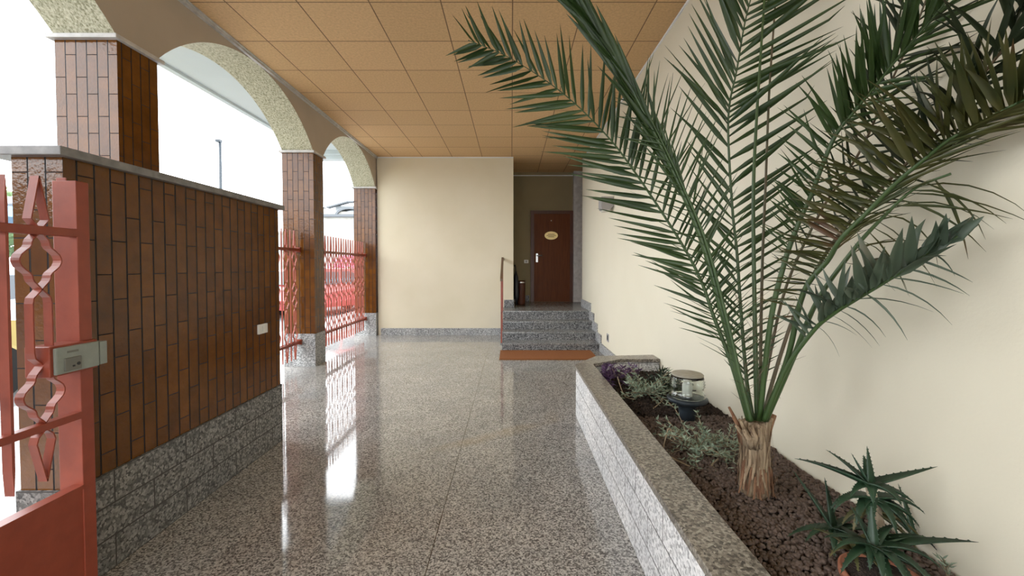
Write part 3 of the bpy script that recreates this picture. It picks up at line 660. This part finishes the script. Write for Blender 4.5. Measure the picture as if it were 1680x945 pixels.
frond('lowest right frond, greyish with torn tip', [(1254, 690, 1.76), (1291, 603, 1.68), (1335, 542, 1.60), (1367, 515, 1.53), (1402, 493, 1.46), (1460, 458, 1.37), (1513, 422, 1.30), (1572, 388, 1.24)], 'palm_grey',
      A(44, .25, .985, 66, 14, .15, .20, .09, .034, js=18, curl=.9, lift=.25, twist=.2), A(12, .3, .95, 60, 50, .14, .20, .06, .007, js=14, droop=.9), .010, .004)
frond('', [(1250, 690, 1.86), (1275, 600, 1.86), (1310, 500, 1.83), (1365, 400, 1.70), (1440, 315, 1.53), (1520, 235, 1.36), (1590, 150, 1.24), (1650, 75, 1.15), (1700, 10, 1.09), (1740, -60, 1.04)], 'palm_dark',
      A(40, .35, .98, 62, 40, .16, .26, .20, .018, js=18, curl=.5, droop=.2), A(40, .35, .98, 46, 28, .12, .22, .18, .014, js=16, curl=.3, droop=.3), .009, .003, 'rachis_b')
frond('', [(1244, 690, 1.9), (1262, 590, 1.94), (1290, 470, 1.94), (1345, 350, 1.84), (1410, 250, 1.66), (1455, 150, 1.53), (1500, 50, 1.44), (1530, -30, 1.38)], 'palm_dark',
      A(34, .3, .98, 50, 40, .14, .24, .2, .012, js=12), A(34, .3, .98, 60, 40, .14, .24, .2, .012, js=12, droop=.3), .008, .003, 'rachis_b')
# short spine cluster near the crown
mb = MB()
for i in range(46):
    t = random.random(); px = 1205 + 95 * t * random.random() + 10; py = 670 - random.uniform(0, 170); b_ = P(px, py, 1.80 + random.uniform(-.05, .08)); an = random.choice([R(random.uniform(20, 70)), R(random.uniform(110, 165))])
    leaflet(mb, b_, Vector((math.cos(an), random.uniform(-.3, .3), math.sin(an))), Vector((0, 1, 0)), random.uniform(.06, .16), .004, .05)
mb.build('spines', M['rachis_b'], palm)
# ================================================================ ALOES & POT
def rosette(name, c, leaves, m, label, cat='aloe plant', stem=None, group=None):
    """leaves: (azimuth deg, elevation deg, length, width, droop)"""
    r = empty(name, (c[0], c[1], .375), label, cat, group)
    leafy(r, c, leaves, m)
    if stem: MB().tube(*stem, 9).build('stem', M['aloe_dry'], r)
    return r
def leafy(r, c, leaves, m):
    for az, el, ln, w, dr in leaves:
        a = R(az); e = R(el); d = Vector((math.cos(a) * math.cos(e), math.sin(a) * math.cos(e), math.sin(e))); s = Vector((-math.sin(a), math.cos(a), 0))
        mb = MB(); p = Vector(c); n = 10; rows = []
        for i in range(n + 1):
            t = i / n; ww = w * (1 - t ** 1.6) + .0008; nn = d.cross(s).normalized()
            if nn.z < 0: nn = -nn
            th = ww * .28
            row = [p + s * ww * .5 + nn * ww * .22, p + s * ww * .25 - nn * th * .3, p - nn * th, p - s * ww * .25 - nn * th * .3, p - s * ww * .5 + nn * ww * .22, p + nn * ww * .02]
            rows.append([Vector((min(q.x, XMAX), q.y, max(q.z, .385))) for q in row])
            d = (d + Vector((0, 0, -dr / n * (0.5 + 1.5 * t)))).normalized(); p = p + d * (ln / n)
        vs = [q for row in rows for q in row]
        fs = [(6 * i + k, 6 * i + (k + 1) % 6, 6 * i + 6 + (k + 1) % 6, 6 * i + 6 + k) for i in range(n) for k in range(6)] + [tuple(range(6)), tuple(6 * n + k for k in range(6))[::-1]]
        mb.add(vs, fs, 0, True)
        # marginal teeth
        for i in range(1, n):
            for k, sg in ((0, 1), (4, -1)):
                q = rows[i][k]; dirn = (rows[i][k] - rows[i][5]).normalized()
                mb.add([q, q + (rows[i + 1][k] - q) * .35, q + dirn * .004 + (rows[i + 1][k] - q) * .2], [(0, 1, 2)])
        mb.build('leaf', m, r)
# tall aloe
c = P(1427, 795, 1.42); b0 = P(1446, 905, 1.40); b0.z = .385
top_leaves = [(165, 24, .24, .036, .30), (352, 20, .22, .038, -.02), (95, 84, .13, .030, 0), (145, 62, .11, .022, 0), (50, 60, .07, .018, 0), (200, 12, .11, .034, .9), (335, 5, .13, .040, .8), (285, 28, .11, .044, 1.5), (235, 22, .10, .040, 1.5), (60, 40, .12, .03, .3), (125, 38, .15, .028, .3)]
skirt = [(350, 14, .18, .038, 1.0), (335, 2, .16, .036, 1.2), (190, 22, .17, .038, 1.3), (170, 14, .15, .03, 1.5), (230, 8, .14, .038, 1.7), (275, 5, .13, .038, 1.9), (310, -2, .15, .036, 1.7), (210, 8, .14, .036, 1.6), (355, -8, .17, .034, 1.2)]
ta = rosette('aloe', c, top_leaves, M['aloe'], 'tallest aloe with spiky dark green rosette on a thick dry stem', stem=([b0, (b0 + c) / 2 + Vector((.008, 0, 0)), c], [.024, .018, .014]))
leafy(ta, c + Vector((.003, 0, -.045)), skirt, M['aloe'])
leafy(ta, c + Vector((.006, 0, -.085)), [(345, -5, .19, .032, 1.1), (200, 5, .12, .034, 1.5), (320, -20, .17, .03, .9), (170, -5, .12, .03, 1.4)], M['aloe_y'])
c = P(1366, 866, 1.47)
rosette('aloe', c, [(135, 55, .21, .030, .1), (100, 78, .17, .028, 0), (185, 10, .18, .03, .6), (200, 15, .15, .03, .8), (350, 10, .22, .034, .5), (15, 20, .16, .03, .5), (270, 10, .12, .034, 1.5), (300, 20, .13, .034, 1.2), (235, 15, .13, .034, 1.4), (60, 40, .12, .028, .5), (325, 0, .16, .03, 1.2)], M['aloe'],
        'smaller aloe rosette at the left above the terracotta pot', stem=([P(1385, 935, 1.42), P(1375, 900, 1.45), c], [.014, .012, .01]))
c = P(1432, 897, 1.31)
rosette('aloe', c, [(352, 14, .30, .042, .20), (5, 20, .20, .036, .5), (200, 10, .17, .036, 1.0), (250, 5, .16, .038, 1.4), (290, 5, .15, .038, 1.4), (160, 25, .14, .034, .9), (110, 60, .12, .03, .3), (60, 75, .13, .03, 0), (320, 0, .20, .036, .9), (25, 30, .15, .034, .6), (225, 30, .12, .036, 1.6), (270, 30, .15, .04, 1.9), (300, 25, .17, .038, 1.6), (240, 28, .15, .036, 1.7), (185, 30, .15, .034, 1.2), (330, 30, .18, .034, 1.3)], M['aloe'],
        'low aloe rosette sprawling right along the wall over the terracotta pot')
c = P(1500, 870, 1.47)
rosette('aloe', c + Vector((0, 0, -.02)), [(95, 70, .17, .026, .1), (40, 50, .07, .02, 0), (150, 45, .1, .022, .3), (300, 20, .09, .022, .8), (210, 20, .08, .022, .8)], M['aloe'],
        'small aloe shoot with one tall leaf against the wall')
c = P(1398, 903, 1.33)
rosette('aloe', c, [(200, 35, .12, .022, 1.2), (310, 35, .14, .026, 1.3), (270, 40, .14, .026, 1.6), (20, 35, .14, .026, 1.0), (150, 40, .12, .02, .8), (340, 20, .12, .02, 1.0), (240, 20, .1, .02, 1.0)], M['aloe_y'], 'yellowing aloe leaves spilling over the terracotta rim')
# terracotta pot (rim visible)
px_, py_ = 1.15, 1.255
r = empty('terracotta_pot', (px_, py_, .375), 'round terracotta pot half sunk in pebbles under the aloes', 'flower pot')
MB().lathe([(.075, .31), (.10, .40), (.103, .405), (.113, .408), (.113, .430), (.106, .433), (.102, .427), (.09, .42), (.0, .418)], px_, py_, 40).build('pot', M['terra'], r)
MB().lathe([(.0, .419), (.1, .421), (.1, .424), (0, .425)], px_, py_, 24).build('potting_soil', M['soil'], r)
# small seedling by the wall at lower right
def shrublet(name, c, n, hl, m, ml, label, cat, lw=.006, ll=.03, spread=1.0, group=None, seed=1, up=.5):
    rng = random.Random(seed); r = empty(name, c, label, cat, group); st_ = MB(); lf = MB()
    for i in range(n):
        a = rng.uniform(0, 6.283); d = Vector((math.cos(a) * spread, math.sin(a) * spread, rng.uniform(.1, 1) * up)).normalized()
        p = Vector(c) + Vector((math.cos(a), math.sin(a), 0)) * hl * .08 * rng.random(); pts = [p.copy()]; ln = hl * rng.uniform(.5, 1)
        for k in range(6):
            d = (d + Vector((rng.gauss(0, .25), rng.gauss(0, .25), rng.gauss(-.05, .2)))).normalized(); p = p + d * ln / 6
            p.x = min(p.x, XMAX); p.z = max(p.z, soilz(p.x, p.y) + .008); p.x = max(p.x, .80)
            pts.append(p.copy())
            for q in range(3):
                aa = rng.uniform(0, 6.283); dd = (d * .7 + Vector((math.cos(aa), math.sin(aa), rng.uniform(0, .9)))).normalized()
                leaflet(lf, p, dd, Vector((math.sin(aa), math.cos(aa), .2)), ll * rng.uniform(.6, 1.1), lw, .1, seg=3)
        st_.tube(pts, [.0022] * 6 + [.0012], 5)
    st_.build('stems', ml, r); lf.build('leaves', m, r); return r
c = P(1568, 925, 1.30); c.x = min(c.x, 1.40); c.z = .39
shrublet('seedling', c, 4, .07, M['senecio'], M['twig'], 'tiny grey seedling against the wall at the lower right', 'seedling', .005, .022, .4, seed=3, up=2)
shrublet('trailing_succulent', P(1060, 645, 3.10), 40, .26, M['senecio'], M['twig'], 'grey green trailing succulent left of the bollard lamp', 'succulent', .011, .042, seed=7, up=.7)
shrublet('trailing_succulent', P(1143, 735, 2.28), 46, .30, M['senecio'], M['twig'], 'grey green trailing succulent between the lamp and the palm trunk', 'succulent', .0095, .036, seed=8, up=.6)
shrublet('trailing_succulent', P(1195, 728, 2.25), 20, .16, M['senecio'], M['twig'], 'small tuft of grey green succulent touching the palm trunk', 'succulent', .006, .026, seed=18, up=.6)
shrublet('purple_plant', P(1005, 618, 3.5), 22, .24, M['purple'], M['twig'], 'purple leaved trailing plant at the far corner of the planter', 'plant', .016, .055, seed=9, up=.6)
shrublet('dark_shrub', P(1088, 640, 3.28), 60, .24, M['aloe_edge'], M['twig'], 'dark leafy mound beside the bollard lamp by the wall', 'plant', .012, .04, seed=10, up=1.0)
c = P(1085, 622, 3.45)
rosette('small_aloe', c, [(a_, e_, .13, .018, .4) for a_, e_ in ((20, 35), (60, 60), (100, 75), (150, 45), (190, 30), (240, 40), (300, 30), (340, 45), (0, 60), (170, 70), (270, 60))], M['aloe_edge'], 'dark spiky rosette by the wall behind the bollard lamp')
# bent dry twigs
def twig(pts, rad, label):
    tag(MB().tube(spline([P(*p) for p in pts], 24), rad, 7).build('dry_stem', M['twig']), label, 'dry stem')
twig([(1088, 742, 2.16), (1106, 753, 2.13), (1140, 768, 2.08), (1162, 770, 2.07), (1170, 760, 2.11), (1178, 753, 2.14)], .0042, 'long bare curved stem lying on the soil left of the palm trunk')
twig([(1088, 735, 2.19), (1093, 715, 2.22), (1098, 703, 2.25), (1108, 722, 2.2)], .0035, 'pale bent stem at the planter edge in front of the lamp')
twig([(1013, 618, 3.35), (1020, 640, 3.15), (1028, 652, 3.06), (1042, 655, 3.03)], .004, 'pale curved stem beside the purple plant')
twig([(1066, 638, 3.15), (1080, 650, 3.05), (1086, 657, 3.0), (1072, 670, 2.9)], .004, 'forked pale stem just left of the lamp base')
# ================================================================ OUTSIDE
def car(loc, rz, paint, label):
    r = bpy.data.objects.new('car', None); S.collection.objects.link(r); tag(r, label, 'car')
    prof = [(-2.0, .28), (-2.05, .55), (-2.0, .85), (-1.75, .95), (-1.45, 1.38), (-1.1, 1.47), (.15, 1.46), (.55, 1.30), (.98, .95), (1.7, .86), (1.98, .70), (2.05, .45), (2.0, .28), (1.6, .25)]
    for cx in (1.25, -1.25):
        arc = [(cx + .37 * math.cos(a), .28 + .37 * math.sin(a)) for a in [math.pi * i / 8 for i in range(9)]]
        prof += arc
    prof += [(-1.65, .25)]
    bm = bmesh.new()
    for sy in (-1, 1):
        pass
    secs = [(-.85, 0.0), (-.80, .02), (.80, .02), (.85, 0)]
    vs = []; n = len(prof)
    for y in (-.84, -.78, .78, .84):
        tuck = 0 if abs(y) < .8 else 1
        for (x, z) in prof:
            yy = y * (1 - max(0, z - .9) * .30); vs.append((x * (1 - .012 * tuck), yy, z - .015 * tuck * (z > .9)))
    mb = MB(); fs = [list(range(n))[::-1], list(range(3 * n, 4 * n))]
    for k in range(3): fs += [(k * n + i, k * n + (i + 1) % n, (k + 1) * n + (i + 1) % n, (k + 1) * n + i) for i in range(n)]
    mb.add(vs, fs); mb.build('body', paint, r)
    for s in (-1, 1):
        wv = lambda x, z: (x, s * (.84 * (1 - max(0, z - .9) * .30) + .006), z)
        MB().add([wv(-1.45, .97), wv(-.3, .97), wv(-.3, 1.36), wv(-1.15, 1.36)], [(0, 1, 2, 3)]).add([wv(-.22, .97), wv(.82, .97), wv(.45, 1.26), wv(.1, 1.37), wv(-.22, 1.37)], [(0, 1, 2, 3, 4)]).build('side_window', M['car_glass'], r)
        MB().box(.68, .85, s * .86 - .07, s * .86 + .07, .95, 1.07, bev=.03).build('wing_mirror', paint, r)
        for cx in (1.25, -1.25):
            w_ = MB(); cr = [(cx + .31 * math.cos(a), .31 + .31 * math.sin(a)) for a in [2 * math.pi * i / 24 for i in range(24)]]
            w_.prism(cr, 'y', s * .84 - .10, s * .84 + .03); wo = w_.build('wheel', M['rubber'], r)
            cr = [(cx + .2 * math.cos(a), .31 + .2 * math.sin(a)) for a in [2 * math.pi * i / 20 for i in range(20)]]
            MB().prism(cr, 'y', s * .84 + (.02 if s > 0 else -.035), s * .84 + (.035 if s > 0 else -.02)).build('wheel_cover', M['chrome'], wo)
    MB().add([(.20, -.62, 1.455), (.20, .62, 1.455), (.975, .72, .965), (.975, -.72, .965)], [(0, 1, 2, 3)]).build('windscreen', M['car_glass'], r)
    MB().add([(-1.475, -.62, 1.36), (-1.475, .62, 1.36), (-1.765, .7, .985), (-1.765, -.7, .985)], [(0, 1, 2, 3)]).build('rear_window', M['car_glass'], r)
    MB().box(2.0, 2.06, -.7, -.45, .6, .72).box(2.0, 2.06, .45, .7, .6, .72).build('headlight', M['white_pl'], r)
    r.location = loc; r.rotation_euler = (0, 0, rz); return r
car((-6.7, 3.35, -.12), R(90), M['car_yellow'], 'pale yellow car parked close outside, its wheel at the left edge')
car((-9.2, 7.0, -.12), R(95), M['car_silver'], 'silver car parked outside at the left edge beyond the gate')
car((-5.9, 13.6, -.12), R(60), M['car_red'], 'red car parked outside beyond the far iron fence')
# blue-roofed shelter at the left edge
r = empty('shelter', (-15.5, 12.5, -.12), 'blue edged canopy shelter outside at the left edge', 'shelter')
MB().prism([(10.5, 2.95), (12.5, 3.5), (14.5, 2.95)], 'x', -18, -13).build('roof', M['roofgrey'], r)
MB().box(-18.1, -12.9, 10.4, 14.6, 2.68, 2.95).build('fascia', M['blue'], r)
for x in (-17.8, -15.4, -13.1):
    for y_ in (10.6, 14.4): MB().box(x - .05, x + .05, y_ - .05, y_ + .05, -.12, 2.68).build('post', M['black'], r)
# trees
def tree(c, h, rad, label, seed, m=None, fl=None):
    rng = random.Random(seed); r = empty('tree', c, label, 'tree')
    MB().tube([c, (c[0] + .1, c[1], c[2] + h * .5), (c[0], c[1] + .1, c[2] + h * .8)], [.14, .1, .04], 8).build('trunk', M['bark'], r)
    mb = MB()
    for i in range(1500):
        while True:
            q = Vector((rng.uniform(-1, 1), rng.uniform(-1, 1), rng.uniform(-1, 1)))
            if q.length < 1: break
        q = q.normalized() * (q.length ** .5); p = Vector(c) + Vector((q.x * rad, q.y * rad, h * .72 + q.z * h * .32)); a = Vector((rng.gauss(0, 1), rng.gauss(0, 1), rng.gauss(0, .6))).normalized(); b_ = a.orthogonal().normalized(); s_ = rad * .09
        mb.add([p, p + a * s_ + b_ * s_ * .5, p + a * s_ * 2, p + a * s_ - b_ * s_ * .5], [(0, 1, 2, 3)], 1 if (fl and rng.random() < fl) else 0)
    mb.build('crown', [m or M['tree'], M['pinkflower']], r)
tree((-22, 17, -.12), 4.6, 2.4, 'pale green street tree behind the blue shelter', 1)
tree((-6.35, 16.2, -.12), 1.9, .75, 'low bush with pink blossoms outside beyond the iron fence', 5, M['tree'], .75)
# perimeter wall and distant building
tag(MB().box(-30, -15.0, 33, 33.4, -.12, 4.05).box(-30, -15.0, 32.9, 33.5, 4.05, 4.22).box(-15.0, -10, 33, 33.4, -.12, 5.35).build('boundary_wall', M['stucco']), 'pale grey stucco wall beyond the street', 'wall')
tag(MB().box(-15.0, -10, 32.8, 33.6, 5.35, 5.55).build('wall_coping', M['roofgrey']), 'dark coping on top of the higher stretch of stucco wall', 'coping')
r = empty('building', (-16, 41, -.12), 'white rooftop house with grey roofs seen above the far fence', 'building')
MB().box(-18.3, -14.2, 38, 44, -.12, 5.75).build('wall', M['housewall'], r)
MB().box(-16.9, -12.0, 40.0, 44, 5.75, 7.25).build('upper_storey', M['housewall'], r)
MB().prism([(-19.4, 5.95), (-18.7, 6.0), (-16.9, 6.7), (-16.9, 6.5), (-14.1, 6.35), (-14.1, 5.72), (-18.3, 5.72), (-18.6, 5.85)], 'y', 37.6, 38.4).build('roof', M['stucco'], r)
MB().prism([(-19.5, 5.93), (-18.7, 5.98), (-16.9, 6.68), (-16.9, 6.80), (-18.8, 6.1), (-19.5, 6.05)], 'y', 37.5, 37.9).build('roof_edge', M['roofgrey'], r)
MB().prism([(-17.6, 7.0), (-15.6, 7.55), (-12.0, 7.6), (-12.0, 7.7), (-15.7, 7.67), (-17.7, 7.12)], 'y', 39.6, 40.3).build('upper_roof', M['roofgrey'], r)
MB().box(-18.9, -18.75, 37.8, 37.95, -.12, 5.95).box(-18.15, -18.0, 37.8, 37.95, -.12, 5.72).build('post', M['roofgrey'], r)
arc = [(-14.6 + 1.3 * math.cos(math.pi * k / 12), 6.0 + .75 * math.sin(math.pi * k / 12)) for k in range(13)]
MB().prism(arc + [(-14.6 + (1.1) * math.cos(math.pi * k / 12), 6.0 + .6 * math.sin(math.pi * k / 12)) for k in range(12, -1, -1)], 'y', 37.4, 38.4).build('arched_canopy', M['roofgrey'], r)
MB().box(-17.6, -16.4, 37.95, 38, 4.3, 5.3).build('window', M['blue'], r)
r = empty('street_lamp', (-13.95, 20, -.12), 'tall thin grey street lamp outside behind the arches', 'street lamp')
MB().tube([(-13.95, 20, -.12), (-13.95, 20, 7.4)], [.09, .06], 8).build('pole', M['lampbase'], r)
MB().box(-14.12, -13.9, 19.9, 20.1, 7.36, 7.48).build('lamp_head', M['lampbase'], r)
# unseen low row added behind the viewpoint to dim the tiles' lower reflections
r = empty('added_low_row', (-19, -16, -.12), 'unseen low grey row added across the street for the tiles to reflect', 'building')
MB().box(-26, -16, -34, 1.5, -.12, 3.9).build('wall', M['stucco_dark'], r)
MB().box(-26.3, -15.8, -34.3, 1.8, 3.9, 4.15).build('roof', M['roofgrey'], r)
for i in range(8): MB().box(-16.04, -15.97, -33 + i * 4.2, -30.2 + i * 4.2, -.12, 2.7).build('shutter', M['roofgrey'], r)
